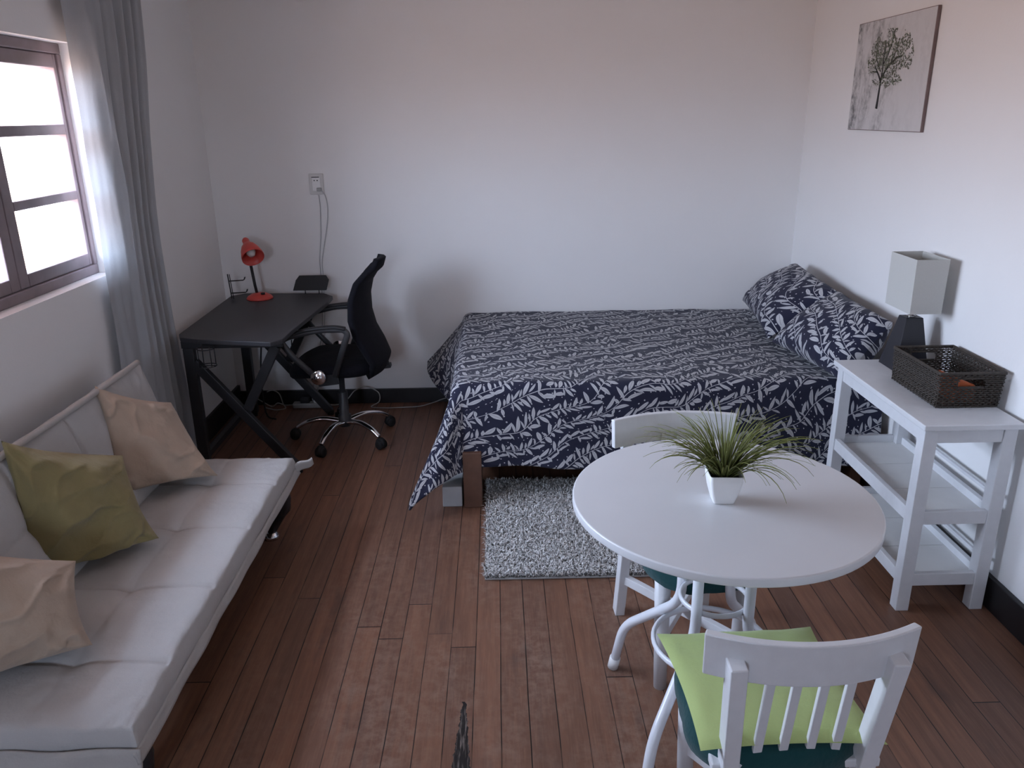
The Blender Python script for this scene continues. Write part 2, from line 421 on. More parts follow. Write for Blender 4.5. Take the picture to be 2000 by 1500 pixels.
# ------------------------------------------------------------------ curtain
def curtain():
    t0 = thing('curtain', 'long grey cloth curtain hanging beside the window', 'curtain', (-1.57, 3.6, 0.02))
    def fn(u, v):
        z = 2.40 + (0.022-2.40)*v
        yl = 3.225+.02*math.sin(v*5)+.012*nz(v*4, 1); yr = 3.985-.20*sm(0, .55, v)+.085*sm(.55, 1, v)
        y = yl+(yr-yl)*u
        # pleats: flat on the window side, tight to the wall side
        k = sm(.30, .50, u)
        ph = 2*PI*(7.5*(u-.36)) + .5*nz(u*2, v*1.3)
        x = k*(.020*math.sin(ph)+.005*math.sin(2.3*ph+1)) - .010
        # one broad diagonal fold sweeping down from the heading
        c = .10+.50*v*1.5
        x += .022*math.exp(-((u-min(c, .44))/.06)**2)*(1-sm(.55, .95, v)*.6)
        x += .010*nz(u*5, v*6, 3)*(1-k*.5)+.006*nz(u*14, v*9, 5)*(1-k)
        return Vector((-1.588+x, y, z)), (u*.9, z)
    MB().grid(fn, 150, 110).build('curtain_cloth', 'curtain', t0)
    MB().tube([(-1.585, 1.2, 2.41), (-1.585, 4.1, 2.41)], .012).build('curtain_rod', 'blackmetal', t0)
curtain()

# ------------------------------------------------------------------ pillows
def pillow(c, thick, name, mat, label=None, cat=None, group=None, pinch=.10, wr=.012, seed=0, n=36, bend=0.0, parent=None, ear=.04):
    P = [Vector(p) for p in c]          # bl, br, tr, tl
    cen = sum(P, Vector())/4
    w = ((P[1]-P[0]).length+(P[2]-P[3]).length)/2; h = ((P[3]-P[0]).length+(P[2]-P[1]).length)/2
    N = ((P[1]-P[0]).cross(P[3]-P[0])).normalized()
    mb = MB()
    for sgn in (1, -1):
        def fn(i, j):
            u = 2*i-1; v = 2*j-1
            uu = u*(1-pinch*(1-v*v)*abs(u)**3*1.0); vv = v*(1-pinch*(1-u*u)*abs(v)**3)
            a = (uu+1)/2; b = (vv+1)/2
            p = (P[0]*(1-a)+P[1]*a)*(1-b)+(P[3]*(1-a)+P[2]*a)*b
            q = max(0, (1-u**2))*max(0, (1-v**2))
            t = thick*.5*q**.42
            wrk = wr*(.9*nz(u*1.6+seed, v*1.6, seed)+.16*nz(u*4+seed, v*4, seed+4))
            rd = 1-abs(nz((u+v)*.7+seed, (u-v)*1.5+.4*nz(u*2, v*2, seed), seed+8))*3.2
            wrk += wr*.42*max(0, rd)**2
            # radiating creases towards the corners
            cr = (abs(u)*abs(v))**1.5; an = math.atan2(1.02-abs(v), 1.02-abs(u))
            wrk += wr*.6*cr*math.sin(an*9+seed)*q**.15
            p = p + N*(sgn*t + wrk*min(1, q*6)*(1 if sgn > 0 else .6) + bend*(u*u+v*v-1)*.5)
            return p, (a*w+seed, b*h+seed*.37)
        mb.grid(fn, n, n, flip=(sgn < 0))
    if parent is not None: return mb.build(name, mat, parent)
    o = mb.build(name, mat, base=tuple(cen))
    return tag(o, label, cat, group)

# ------------------------------------------------------------------ sofa bed
def sofa():
    SX0, SX1, SY0, SY1, ZT = -1.40, -.885, 1.53, 3.085, .355
    s = thing('sofa_bed', 'light grey tufted sofa bed with black frame under the window', 'sofa', (-1.15, 2.25, 0))
    ys = [1.42, 1.765, 2.115, 2.485, 2.83]; xs = [-1.14]
    def slab(o, ex, ey, ez, L, Wd, Tk, seams_u, seams_v, name):
        o = Vector(o); ex = Vector(ex); ey = Vector(ey); ez = Vector(ez)
        def fn(i, j):
            a = -Tk + i*(L+2*Tk); b = -Tk + j*(Wd+2*Tk)
            oa = max(0, -a, a-L); ob = max(0, -b, b-Wd); d = max(oa, ob)
            ca = min(max(a, 0), L); cb = min(max(b, 0), Wd)
            e = min(ca, L-ca, cb, Wd-cb)
            z = -.012*math.exp(-(e/.02)) if d == 0 else -.012-d
            if d == 0:
                for sv in seams_u: z -= .010*math.exp(-((ca-sv)/.007)**2)+.003*math.exp(-((ca-sv)/.03)**2)
                for sv in seams_v: z -= .003*math.exp(-((cb-sv)/.008)**2)+.003*math.exp(-((cb-sv)/.04)**2)
                for su in seams_u:
                    for sv in seams_v: z -= .010*math.exp(-((ca-su)**2+(cb-sv)**2)/.0012)
                z += .004*nz(ca*6, cb*6, 2)+.0015*nz(ca*25, cb*9, 2)
                z -= (.018*abs(nz(ca*16-cb*9, cb*12, 5)))*math.exp(-((min(ca, L-ca)/.13)**2+(min(cb, Wd-cb)/.16)**2))
            bul = .010*math.sin(PI*min(1, d/Tk)) if d > 0 else 0
            sx = (-1 if a < 0 else (1 if a > L else 0)); sy = (-1 if b < 0 else (1 if b > Wd else 0))
            wv = .004*nz(ca*9, cb*9, d*8)
            p = o + ex*(ca+sx*(bul+wv*.4)) + ey*(cb+sy*(bul+wv)) + ez*z
            return p, (a, b)
        return MB().grid(fn, 190, 90, flip=(ex.cross(ey).dot(ez) < 0)).build(name, 'sofa', s)
    slab((SX0, SY0, ZT), (0,1,0), (1,0,0), (0,0,1), SY1-SY0, SX1-SX0, .085, [y-SY0 for y in ys[1:]], [xs[0]-SX0], 'seat_mattress')
    # reclined back
    bd = Vector((-.125, 0, .42)).normalized(); bn = Vector((bd.z, 0, -bd.x))
    bo = Vector((-1.375, SY0, .345))
    slab(bo+bn*.055, (0,1,0), tuple(bd), tuple(bn), SY1-SY0, .425, .075, [y-SY0 for y in ys[1:]], [.21], 'back_mattress')
    MB().tube(spline([(-1.50+.055, SY0+.02, .775), (-1.505+.055, 1.9, .783), (-1.503+.055, 2.6, .778), (-1.505+.055, SY1-.03, .782)]), .011).build('piping', 'sofahem', s)
    MB().hexa([bo-bn*.035, bo-bn*.035+Vector((0,SY1-SY0,0)), bo-bn*.02+Vector((0,SY1-SY0,0)), bo-bn*.02,
               bo-bn*.035+bd*.36, bo-bn*.035+bd*.36+Vector((0,SY1-SY0,0)), bo-bn*.02+bd*.36+Vector((0,SY1-SY0,0)), bo-bn*.02+bd*.36]).build('back_frame', 'blackmetal', s)
    # hem flange along the bottom of the seat mattress
    def hem(u, v):
        y = SY0-.03+(SY1-SY0+.06)*u
        d = -.018+.040*v
        x = SX1+.010+.008*v+.004*nz(y*7, v*2, 1); z = ZT-.080+.006*nz(y*4, 3, v)-d*.8
        return Vector((x, y, z)), (u, v)
    MB().grid(hem, 120, 4).build('hem', 'sofahem', s, solid=.008)
    def hem2(u, v):
        x = SX0+(SX1-SX0+.02)*u; y = SY0-.018-.012*v+.008*nz(x*9, v*2, 1); z = ZT-.062+.014*nz(x*7, 3, v)-.055*v
        return Vector((x, y, z)), (u, v)
    MB().grid(hem2, 60, 4).build('hem', 'sofahem', s, solid=.008)
    # loose corner tail of the cover at the far end
    MB().grid(lambda u, v: (Vector((SX1+.005+.075*u, SY1-.01+.02*u+.015*v, ZT-.045+.035*u*u-.045*v*(1-.3*u)+.01*math.sin(u*5))), (u, v)), 8, 5).build('corner_tail', 'sofahem', s, solid=.01)
    f = MB(); f.box(SX0+.02, SX1-.035, SY0+.05, SY0+.09, .20, .262); f.box(SX0+.02, SX1-.035, SY1-.09, SY1-.05, .20, .262)
    f.box(SX1-.075, SX1-.035, SY0+.05, SY1-.05, .20, .262); f.box(SX0+.02, SX0+.06, SY0+.05, SY1-.05, .20, .262)
    f.box(SX0+.06, SX1-.075, 2.2, 2.26, .205, .262)
    f.build('seat_frame', 'blackmetal', s, bevel=.004)
    for y in (SY0+.075, SY1-.065):
        for x, o in ((SX1-.105, .0), (SX0+.03, 0)):
            l = MB(); l.tube(rounded([(x+.045, y, .25), (x+.068, y, .15), (x, y, .03)], .08), [.040]*3+[.036]*3+[.028, .024, .02], n=12)
            lo = l.build('leg', 'blackmetal', s)
            MB().lathe([(.02, .03), (.022, .028), (.032, .014), (.034, .0)], (x, y, 0), 24).build('foot_cap', 'chrome', lo)
sofa()
B = 'loose cushions on the sofa bed'
pillow([(-1.43, 2.60, .40), (-1.115, 2.85, .375), (-1.335, 3.04, .615), (-1.455, 2.715, .80)], .19, 'cushion', 'beige',
       'creamy beige cushion leaning at the far end of the sofa bed', 'cushion', B, seed=1, wr=.034, n=60)
pillow([(-1.47, 2.10, .385), (-1.150, 2.365, .375), (-1.29, 2.50, .62), (-1.44, 2.135, .83)], .20, 'cushion', 'olive',
       'olive green cushion, the middle one on the sofa bed', 'cushion', B, seed=5, wr=.036, n=60)
pillow([(-1.42, 1.56, .385), (-1.10, 1.80, .375), (-1.20, 1.97, .53), (-1.42, 1.70, .76)], .19, 'cushion', 'beige',
       'tan beige cushion nearest the viewer, cut off by the left edge of the photo', 'cushion', B, seed=9, wr=.034, n=60)

# ------------------------------------------------------------------ bed
def bed():
    b = thing('bed', 'low brown wooden bed frame under the leaf-print duvet', 'bed', (.75, 4.02, 0))
    for x, y in ((-.135, 3.30), (1.655, 3.43), (-.135, 4.60), (1.655, 4.60)):
        MB().box(x-.042, x+.042, y-.042, y+.042, 0, .27).build('leg', 'wood', b, bevel=.003) if x < 1 else MB().box(x-.01, x+.045, y-.042, y+.042, 0, .50).build('leg', 'wood', b, bevel=.003)
    for y in (3.38, 4.60): MB().box(-.10, 1.64, y-.015, y+.015, .17, .27).build('rail', 'wood', b, bevel=.003)
    for x in (-.135, 1.675): MB().box(x-.015, x+.015, 3.40, 4.56, .17, .27).build('rail', 'wood', b, bevel=.003)
    for k in range(9):
        x = -.02+k*.2; MB().box(x-.035, x+.035, 3.39, 4.59, .25, .268).build('slat', 'wood', b)
    o = MB().box(-.13, 1.66, 3.40, 4.64, .27, .555).build('mattress', 'mattress', base=(.75, 4.0, .27), bevel=.03, seg=4)
    tag(o, 'dark mattress on the bed frame, hidden by the duvet', 'mattress')
    FX, FY, WYB, HX, ZT = -.175, 3.365, 4.675, 1.71, .572
    Df, Db = .44, .43
    def fn(i, j):
        a = -Df + i*(HX-FX+Df); bb = -Db + j*(WYB-FY+Db)
        da = max(0, -a); db = max(0, -bb)
        x = FX+max(a, 0); y = FY+max(bb, 0)
        t = math.hypot(da, db)
        # slight puff on top
        z = ZT + .006*nz(x*4, y*4, 1) + .004*nz(x*9, y*9, 4)
        if t > 0:
            phi = math.atan2(db, da)               # 0 = foot side, pi/2 = front side
            s2 = math.sin(2*phi)
            R = .05
            if t < R*PI/2: h = R*math.sin(t/R); dz = R*(1-math.cos(t/R)); rest = 0
            else: h = R; dz = R; rest = t-R*PI/2
            if da > 0 and db > 0: sl = .10+.46*s2**1.5
            elif db > 0: sl = .10+.035*math.sin(x*7+1)+.03*nz(x*3, 2)
            else: sl = .10+.10*sm(3.7, 3.37, y)*0+.62*sm(4.15, 4.55, y)
            sl = max(-.1, sl)
            h += rest*math.sin(math.atan(sl)); dz += rest*math.cos(math.atan(sl))
            wob = rest*(.09*nz(phi*4+x*3, y*3+t*2, 2))
            dx = -math.cos(phi); dy = -math.sin(phi)
            x += dx*(h+wob); y += dy*(h+wob); z -= dz
            if db > 0 and da == 0: z += .02*sm(0, 1, rest/.4)*math.sin(x*2.3+2.2)
            if da > 0 and db == 0: z += .10*sm(4.2, 4.6, y)*rest*1.2
            z = max(z, .012+.01*abs(math.sin(x*30)))
        return Vector((x, min(y, 4.69), z)), (a+3.0, bb+5.0)
    mb = MB().grid(fn, 200, 170)
    o = mb.build('duvet', 'leaf', base=(.75, 4.0, .57))
    md = o.modifiers.new('solid', 'SOLIDIFY'); md.thickness = .012; md.offset = -1
    tag(o, 'navy duvet printed with white leaves, draped over the bed', 'duvet')
    G = 'leaf-print pillows at the head of the bed'
    pillow([(1.35, 3.84, .615), (1.425, 4.54, .655), (1.665, 4.38, .895), (1.66, 3.72, .86)], .21, 'bed_pillow', 'leaf',
           'leaf-print pillow in the room corner, its tip pointing up the wall', 'pillow', G, pinch=.06, seed=3, wr=.022, n=48)
    pillow([(1.465, 3.19, .60), (1.36, 3.80, .61), (1.655, 3.76, .87), (1.675, 3.25, .845)], .22, 'bed_pillow', 'leaf',
           'leaf-print pillow at the front of the bed beside the bedside lamp', 'pillow', G, pinch=.05, seed=11, wr=.022, n=48)
    o = MB().box(-.275, -.185, 3.27, 3.52, 0, .10).build('storage_box', 'greybox', base=(-.23, 3.4, 0), bevel=.004)
    tag(o, 'pale grey box on the floor behind the drooping duvet corner', 'box')
bed()

# ------------------------------------------------------------------ shag rug
def rug():
    x0, x1, y0, y1 = -.075, 1.25, 2.655, 3.50
    r = thing('shag_rug', 'pale grey shaggy rug on the planks partly under the bed', 'rug', ((x0+x1)/2, (y0+y1)/2, 0))
    MB().box(x0, x1, y0, y1, .001, .010).build('backing', 'rugback', r, bevel=.003)
    rnd = random.Random(3); mb = MB(); v = []; f = []; 
    for k in range(52000):
        x = rnd.uniform(x0, x1); y = rnd.uniform(y0, y1)
        a = rnd.uniform(0, 2*PI) + nz(x*9, y*9)*3; l = rnd.uniform(.012, .030); w = rnd.uniform(.0012, .0024); hz = rnd.uniform(.014, .030)
        dx, dy = math.cos(a), math.sin(a); px_, py_ = -dy*w, dx*w; i = len(v)
        v += [(x-px_, y-py_, .008), (x+px_, y+py_, .008), (x+dx*l*.45+px_, y+dy*l*.45+py_, .008+hz*.8), (x+dx*l*.45-px_, y+dy*l*.45-py_, .008+hz*.8), (x+dx*l, y+dy*l, .008+hz*rnd.uniform(.55, 1.0))]
        f += [(i, i+1, i+2, i+3), (i+3, i+2, i+4)]
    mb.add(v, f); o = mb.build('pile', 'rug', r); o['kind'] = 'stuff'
rug()

# ------------------------------------------------------------------ round table
TC = Vector((.574, 1.858))
def table():
    t = thing('round_table', 'round white table with bent white tube legs', 'table', (TC.x, TC.y, 0))
    R = .391
    MB().lathe([(.01, .726), (R-.004, .726), (R-.003, .7262), (R-.0004, .7285), (R, .730), (R, .746), (R-.0004, .7475), (R-.003, .7498), (R-.005, .750), (.01, .750), (.0, .750)], (TC.x, TC.y, 0), 96).build('tabletop', 'tabletop', t)
    for k, an in enumerate((130, 230, 310, 50)):
        d = Vector((math.cos(math.radians(an)), math.sin(math.radians(an)), 0)); c = Vector((TC.x, TC.y, 0))
        P = [c+d*.108+Vector((0,0,.727)), c+d*.108+Vector((0,0,.375)), c+d*.315+Vector((0,0,.185)), c+d*.355+Vector((0,0,.0))]
        P[-1].z = .004
        l = MB().tube(rounded(P, .055, 8), .0145, n=14).build('leg', 'whitemetal', t)
        e = (P[-1]-P[-2]).normalized()
        MB().tube([P[-1]-e*.045, P[-1]-e*.003], .0175, n=16).build('foot_cap', 'plastic_white', l)
    def ring(R, z, r): return [(TC.x+R*math.cos(2*PI*i/48), TC.y+R*math.sin(2*PI*i/48), z) for i in range(48)]
    MB().tube(ring(.091, .445, 0), .006, closed=True, flat=1.3).build('ring', 'whitemetal', t)
    MB().tube(ring(.158, .300, 0), .007, closed=True, flat=1.3).build('ring', 'whitemetal', t)
    for an in (130, 310):
        d = Vector((math.cos(math.radians(an)), math.sin(math.radians(an)), 0))
    MB().beam((TC.x-.17, TC.y-.2, .72), (TC.x+.17, TC.y+.2, .72), .03, .012).beam((TC.x-.17, TC.y+.2, .7185), (TC.x+.17, TC.y-.2, .7185), .03, .0145).build('top_bracket', 'whitemetal', t)
table()

# ------------------------------------------------------------------ dining chairs (local: sitter faces +y)
def chair(label, loc, rot, G):
    c = thing('dining_chair', label, 'chair', loc, rot, G, local=True)
    # seat, slightly narrower at the front
    m = MB(); m.hexa([(-.175,-.19,.42),(.175,-.19,.42),(.15,.20,.42),(-.15,.20,.42),(-.175,-.19,.442),(.175,-.19,.442),(.15,.20,.442),(-.15,.20,.442)])
    m.build('seat', 'white', c, bevel=.004)
    for s in (-1, 1):
        MB().beam((s*.155, -.225, 0), (s*.140, -.185, .43), .034, .046, side=(1,0,0)).beam((s*.140, -.185, .43), (s*.155, -.222, .715), .034, .042, side=(1,0,0)).build('back_post', 'white', c, bevel=.003)
        MB().tube([(s*.118, .175, 0), (s*.128, .175, .42)], [.020, .025], n=16).build('leg', 'white', c)
    # curved top rail, bulging backwards
    def rail():
        mb = MB(); n = 20; sec = []
        for i in range(n+1):
            u = -1+2*i/n; x = .205*u; y = -.235+.050*u*u+.008
            ty = .1*u/.205; nn = Vector((-ty, 1, 0)).normalized()
            pts = []
            for (o, z) in ((-.009, .664), (.009, .664), (.009-.006, .760), (-.009-.006, .760)):
                pts.append(Vector((x, y, z))+nn*o)
            sec.append(pts)
        vs = [p for s_ in sec for p in s_]; fs = []
        for i in range(n):
            for k in range(4): fs.append((i*4+k, i*4+(k+1) % 4, (i+1)*4+(k+1) % 4, (i+1)*4+k))
        fs += [(3,2,1,0), (n*4, n*4+1, n*4+2, n*4+3)]
        mb.add(vs, fs, smooth=False); return mb
    ro = rail().build('top_rail', 'white', c, bevel=.003)
    for xs_, xb in ((-.083, -.083), (-.030, -.030), (.024, .026), (.076, .078)):
        MB().beam((xb, -.178, .437), (xs_, -.218, .69), .019, .011, side=(1,0,0)).build('back_slat', 'white', c, bevel=.002)
    MB().beam((-.150, -.212, .175), (.124, .175, .175), .022, .032, side=None).build('cross_stretcher', 'white', c, bevel=.002)
    MB().beam((.150, -.212, .15), (-.124, .175, .15), .022, .032).build('cross_stretcher', 'white', c, bevel=.002)
    MB().box(-.13, .13, .165, .183, .375, .42).build('apron', 'white', c)
    return c
G = 'white slatted dining chairs at the round table'
chair('white slat-back chair nearest the viewer, seen from behind', (.588, 1.465, 0), math.radians(1), G)
chair('white slat-back chair on the far side of the table, facing the viewer', (.584, 2.225, 0), math.radians(185), G)
def seat_cushion(label, loc, rot, back):
    c = thing('seat_cushion', label, 'cushion', loc, rot, 'green seat cushions on the dining chairs', local=True)
    def base(u, v):
        a = 2*PI*u; cx = math.cos(a); sy = math.sin(a)
        r = (abs(cx)**3.2+abs(sy)**3.2)**(-1/3.2)
        z = [.034, .032, .022, .002, -.020, -.036][int(round(v*5))]; k = [0.0, .93, 1.0, 1.03, 1.045, 1.02][int(round(v*5))]
        w = .008*nz(cx*3, sy*3, v*2)*(k > 0)
        return Vector((.176*r*cx*k*(1-.05*sy)+w*cx, (.185 if not back else .205)*r*sy*k+w*sy, z + (.006*nz(cx*4, sy*4) if v > .5 else 0)-(0.012*v*max(0, sy))*back)), (u, v)
    MB().grid(base, 72, 5).build('skirt', 'teal', c)
    pillow([(-.185, -.195, .046), (.195, -.19, .046), (.185, .200, .046), (-.200, .185, .046)] if not back else [(-.16, -.17, .046), (.16, -.17, .046), (.15, .15, .046), (-.15, .15, .046)], .058, 'cushion_top', 'lime', pinch=.06, wr=.006, seed=loc[1], parent=c, n=24)
    return c
seat_cushion('lime green seat cushion with teal underside on the nearest chair', (.572, 1.455, .444), 0, 0)
seat_cushion('teal and lime seat cushion half hidden under the round table', (.588, 2.155, .444), math.radians(185), 1)

# ------------------------------------------------------------------ potted grass
def plant():
    c = Vector((.567, 1.838, .75)); th = math.radians(-3)
    p = thing('potted_grass', 'small green grass plant in a square white pot on the table', 'plant', tuple(c))
    def sq(h, rr, z, n=10):
        pts = []
        for q, (sx, sy) in enumerate(((1,1),(-1,1),(-1,-1),(1,-1))):
            for k in range(n+1):
                a = q*PI/2+k/n*PI/2; pts.append(((h-rr)*sx+rr*math.cos(a), (h-rr)*sy+rr*math.sin(a)))
        return [c+Matrix.Rotation(th, 3, 'Z') @ Vector((x, y, z)) for x, y in pts]
    prof = [(.022, .008, 0.001), (.026, .008, .0), (.0275, .008, .004), (.036, .009, .035), (.0405, .008, .062), (.0425, .008, .082), (.0405, .007, .0825), (.039, .007, .078), (.036, .006, .055), (.01, .004, .054)]
    rings = [sq(*q) for q in prof]; n = len(rings[0]); vs = [v for r in rings for v in r]
    fs = [(i*n+k, i*n+(k+1) % n, (i+1)*n+(k+1) % n, (i+1)*n+k) for i in range(len(rings)-1) for k in range(n)]
    fs += [tuple(range(n))[::-1], tuple((len(rings)-1)*n+k for k in range(n))]
    MB().add(vs, fs).build('pot', 'plastic_white', p)
    mb = MB(); r2 = sq(.037, .006, .068); mb.add(r2+[c+Vector((0,0,.074))], [(i, (i+1) % len(r2), len(r2)) for i in range(len(r2))]); mb.build('moss', 'soil', p)
    rnd = random.Random(12); mb = MB()
    for k in range(230):
        a = rnd.uniform(0, 2*PI); r0 = rnd.uniform(0, .026)
        out = rnd.uniform(.02, 1.0)**.75; L = rnd.uniform(.12, .24)*(.72+.42*out) ; w = rnd.uniform(.0014, .0024)
        if k % 2 == 0: a = rnd.choice((0, PI))+rnd.gauss(0, .65)
        d = Vector((math.cos(a), math.sin(a), 0)); tw = rnd.uniform(0, PI)
        p0 = c+d*r0+Vector((0, 0, .07)); el = PI/2-.10-out*.75; pts = []; q = p0.copy(); nseg = 10; curl = (.35+1.35*out*rnd.uniform(.6, 1.3))/nseg
        for s_ in range(nseg+1):
            pts.append(q.copy()); dv = d*math.cos(el)+Vector((0,0,math.sin(el))); q = q+dv*(L/nseg)
            if q.z < .765: q.z = .765
            el -= curl*(.25+1.6*s_/nseg)
        sd = Vector((-d.y, d.x, 0))*math.cos(tw)+Vector((0,0,1))*math.sin(tw)*.4; sd.normalize()
        vs = []; uv = []
        for s_, pt in enumerate(pts):
            ww = w*(1-(s_/nseg)**2.2)+.00025
            vs += [pt-sd*ww, pt+sd*ww]; uv += [(0, s_/nseg), (1, s_/nseg)]
        mb.add(vs, [(2*i, 2*i+1, 2*i+3, 2*i+2) for i in range(nseg)], uv)
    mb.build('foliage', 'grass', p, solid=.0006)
plant()

# ------------------------------------------------------------------ shelf table by the right wall
def shelf():
    s = thing('shelf_table', 'white open shelf table with two lower shelves by the right wall', 'shelf', (1.555, 2.75, 0))
    X0, X1, Y0, Y1 = 1.40, 1.712, 2.405, 3.11
    MB().box(X0-.014, X1+.008, Y0-.018, Y1+.018, .700, .720).build('top', 'white', s, bevel=.003)
    L = .046
    for x, y in ((X0, Y0), (X1-L, Y0), (X0, Y1-L), (X1-L, Y1-L)):
        MB().box(x, x+L, y, y+L, 0, .700).build('leg', 'white', s, bevel=.002)
    for z0, z1 in ((.648, .700), (.343, .393), (.100, .148)):
        r = MB(); r.box(X0+.004, X0+.024, Y0+L, Y1-L, z0, z1); r.box(X1-.024, X1-.004, Y0+L, Y1-L, z0, z1)
        r.box(X0+L, X1-L, Y0+.004, Y0+.024, z0, z1); r.box(X0+L, X1-L, Y1-.024, Y1-.004, z0, z1)
        r.build('rail', 'white', s, bevel=.002)
    for z in (.352, .109):
        b = [Y0+.024+i*(Y1-Y0-.048)/3 for i in range(4)]
        for i in range(3):
            MB().box(X0+.024, X1-.024, b[i]+(.0012 if i else 0), b[i+1]-.0012, z, z+.012).build('shelf_board', 'shelfpanel', s)
    for z in (.43, .185): MB().box(X1-.016, X1-.006, Y0+L, Y1-L, z, z+.012).build('back_rail', 'white', s)
shelf()

def bed_lamp():
    l = thing('bedside_lamp', 'lamp with ivory rectangular shade and black tapered base on the shelf table', 'lamp', (1.635, 3.05, .72))
    x0, x1, y0, y1 = 1.556, 1.69, 2.955, 3.095
    cx, cy = 1.632, 3.035
    MB().hexa([(x0,y0,.72),(x1,y0,.72),(x1,y1,.72),(x0,y1,.72),(cx-.034,cy-.03,.925),(cx+.034,cy-.03,.925),(cx+.034,cy+.03,.925),(cx-.034,cy+.03,.925)]).build('base', 'lampblack', l, bevel=.002)
    MB().lathe([(.016, .925), (.016, .93), (.007, .932), (.007, .955), (.011, .957), (.011, .985)], (cx, cy, 0), 16).build('socket', 'chrome', l)
    MB().lathe([(.011, .985), (.014, 1.0), (.027, 1.03), (.028, 1.05), (.018, 1.075), (0, 1.082)], (cx, cy, 0), 16).build('bulb', 'bulb', l)
    a0, a1, b0, b1 = 1.577, 1.697, 2.945, 3.145; t0, t1 = 1.575, 1.699
    sh = MB()
    lo = [(a0,b0,.955),(a1,b0,.955),(a1,b1,.955),(a0,b1,.955)]; hi = [(t0,b0,1.165),(t1,b0,1.165),(t1,b1,1.165),(t0,b1,1.165)]
    sh.add(lo+hi, [(0,1,5,4),(1,2,6,5),(2,3,7,6),(3,0,4,7)], smooth=False)
    so = sh.build('lamp_shade', 'shade', l, solid=.003)
    MB().tube([(cx, b0, .966), (cx, b1, .966)], .0018, n=6).tube([(a0, cy, .966), (a1, cy, .966)], .0018, n=6).build('shade_wire', 'chrome', so)
bed_lamp()

def basket():
    X0, X1, Y0, Y1, Z0, H = 1.503, 1.722, 2.545, 2.870, .722, .128
    b = thing('wicker_basket', 'dark brown woven basket with cut-out handles on the shelf table', 'basket', ((X0+X1)/2, (Y0+Y1)/2, .72))
    rows = 17; amp = .0022
    def per(fl=0):
        pts = []; st = .0052; e = .006*fl
        x0, x1, y0, y1 = X0-e, X1+e, Y0-e, Y1+e
        for (a, c_) in (((x0,y0),(x1,y0)), ((x1,y0),(x1,y1)), ((x1,y1),(x0,y1)), ((x0,y1),(x0,y0))):
            n = int(round(math.dist(a, c_)/st))
            for k in range(n): pts.append((a[0]+(c_[0]-a[0])*k/n, a[1]+(c_[1]-a[1])*k/n, a, c_))
        return pts
    wv = MB()
    for r in range(rows):
        z = Z0+.004+r*(H-.012)/(rows-1); fl = r/(rows-1); pts = per(fl-.5); seg = []
        for k, (x, y, a, c_) in enumerate(pts):
            nx, ny = (c_[1]-a[1]), -(c_[0]-a[0]); ln = math.hypot(nx, ny); nx /= ln; ny /= ln
            o = amp*(1 if ((k//2 + r) % 2) else -1)
            hole = (abs(x-(X0+X1)/2) < .044) and (Y0+.02 > y or y > Y1-.02) and (.075 < z-Z0 < .106)
            if hole:
                if len(seg) > 2: wv.tube(seg, .0030, n=5)
                seg = []
            else: seg.append((x+nx*o, y+ny*o, z+.0006*math.sin(k*1.7+r)))
        if len(seg) > 2:
            seg.append((pts[0][0], pts[0][1], z)); wv.tube(seg, .0030, n=5)
    wv.build('woven_sides', 'wicker', b)
    st = MB(); pts = per(0)
    for k, (x, y, a, c_) in enumerate(pts):
        if k % 4 == 0:
            hole = (abs(x-(X0+X1)/2) < .040) and (Y0+.02 > y or y > Y1-.02)
            if hole: st.tube([(x, y, Z0), (x, y, Z0+.074)], .0018, n=5)
            else: st.tube([(x, y, Z0), (x, y, Z0+H-.004)], .0018, n=5)
    st.build('stakes', 'wicker', b)
    q = [(p[0], p[1], Z0+H-.003) for p in per(.5)]
    MB().tube(q, .0045, n=8, closed=True, flat=1.2).build('rim', 'wicker', b)
    for y in (Y0, Y1):
        MB().tube([((X0+X1)/2-.044, y, Z0+.074), ((X0+X1)/2+.044, y, Z0+.074)], .0035, n=6).tube([((X0+X1)/2-.044, y, Z0+.106), ((X0+X1)/2+.044, y, Z0+.106)], .0040, n=6).build('handle', 'wicker', b)
    MB().box(X0+.002, X1-.002, Y0+.002, Y1-.002, Z0, Z0+.005).build('bottom', 'wicker', b)
    o = MB().hexa([(1.575,2.565,.728),(1.66,2.575,.728),(1.65,2.72,.728),(1.575,2.71,.728),(1.578,2.570,.822),(1.655,2.58,.790),(1.645,2.70,.775),(1.578,2.70,.815)]).build('orange_packet', 'orange', base=(1.615, 2.63, .728), bevel=.008)
    tag(o, 'orange packet lying inside the woven basket', 'packet')
basket()

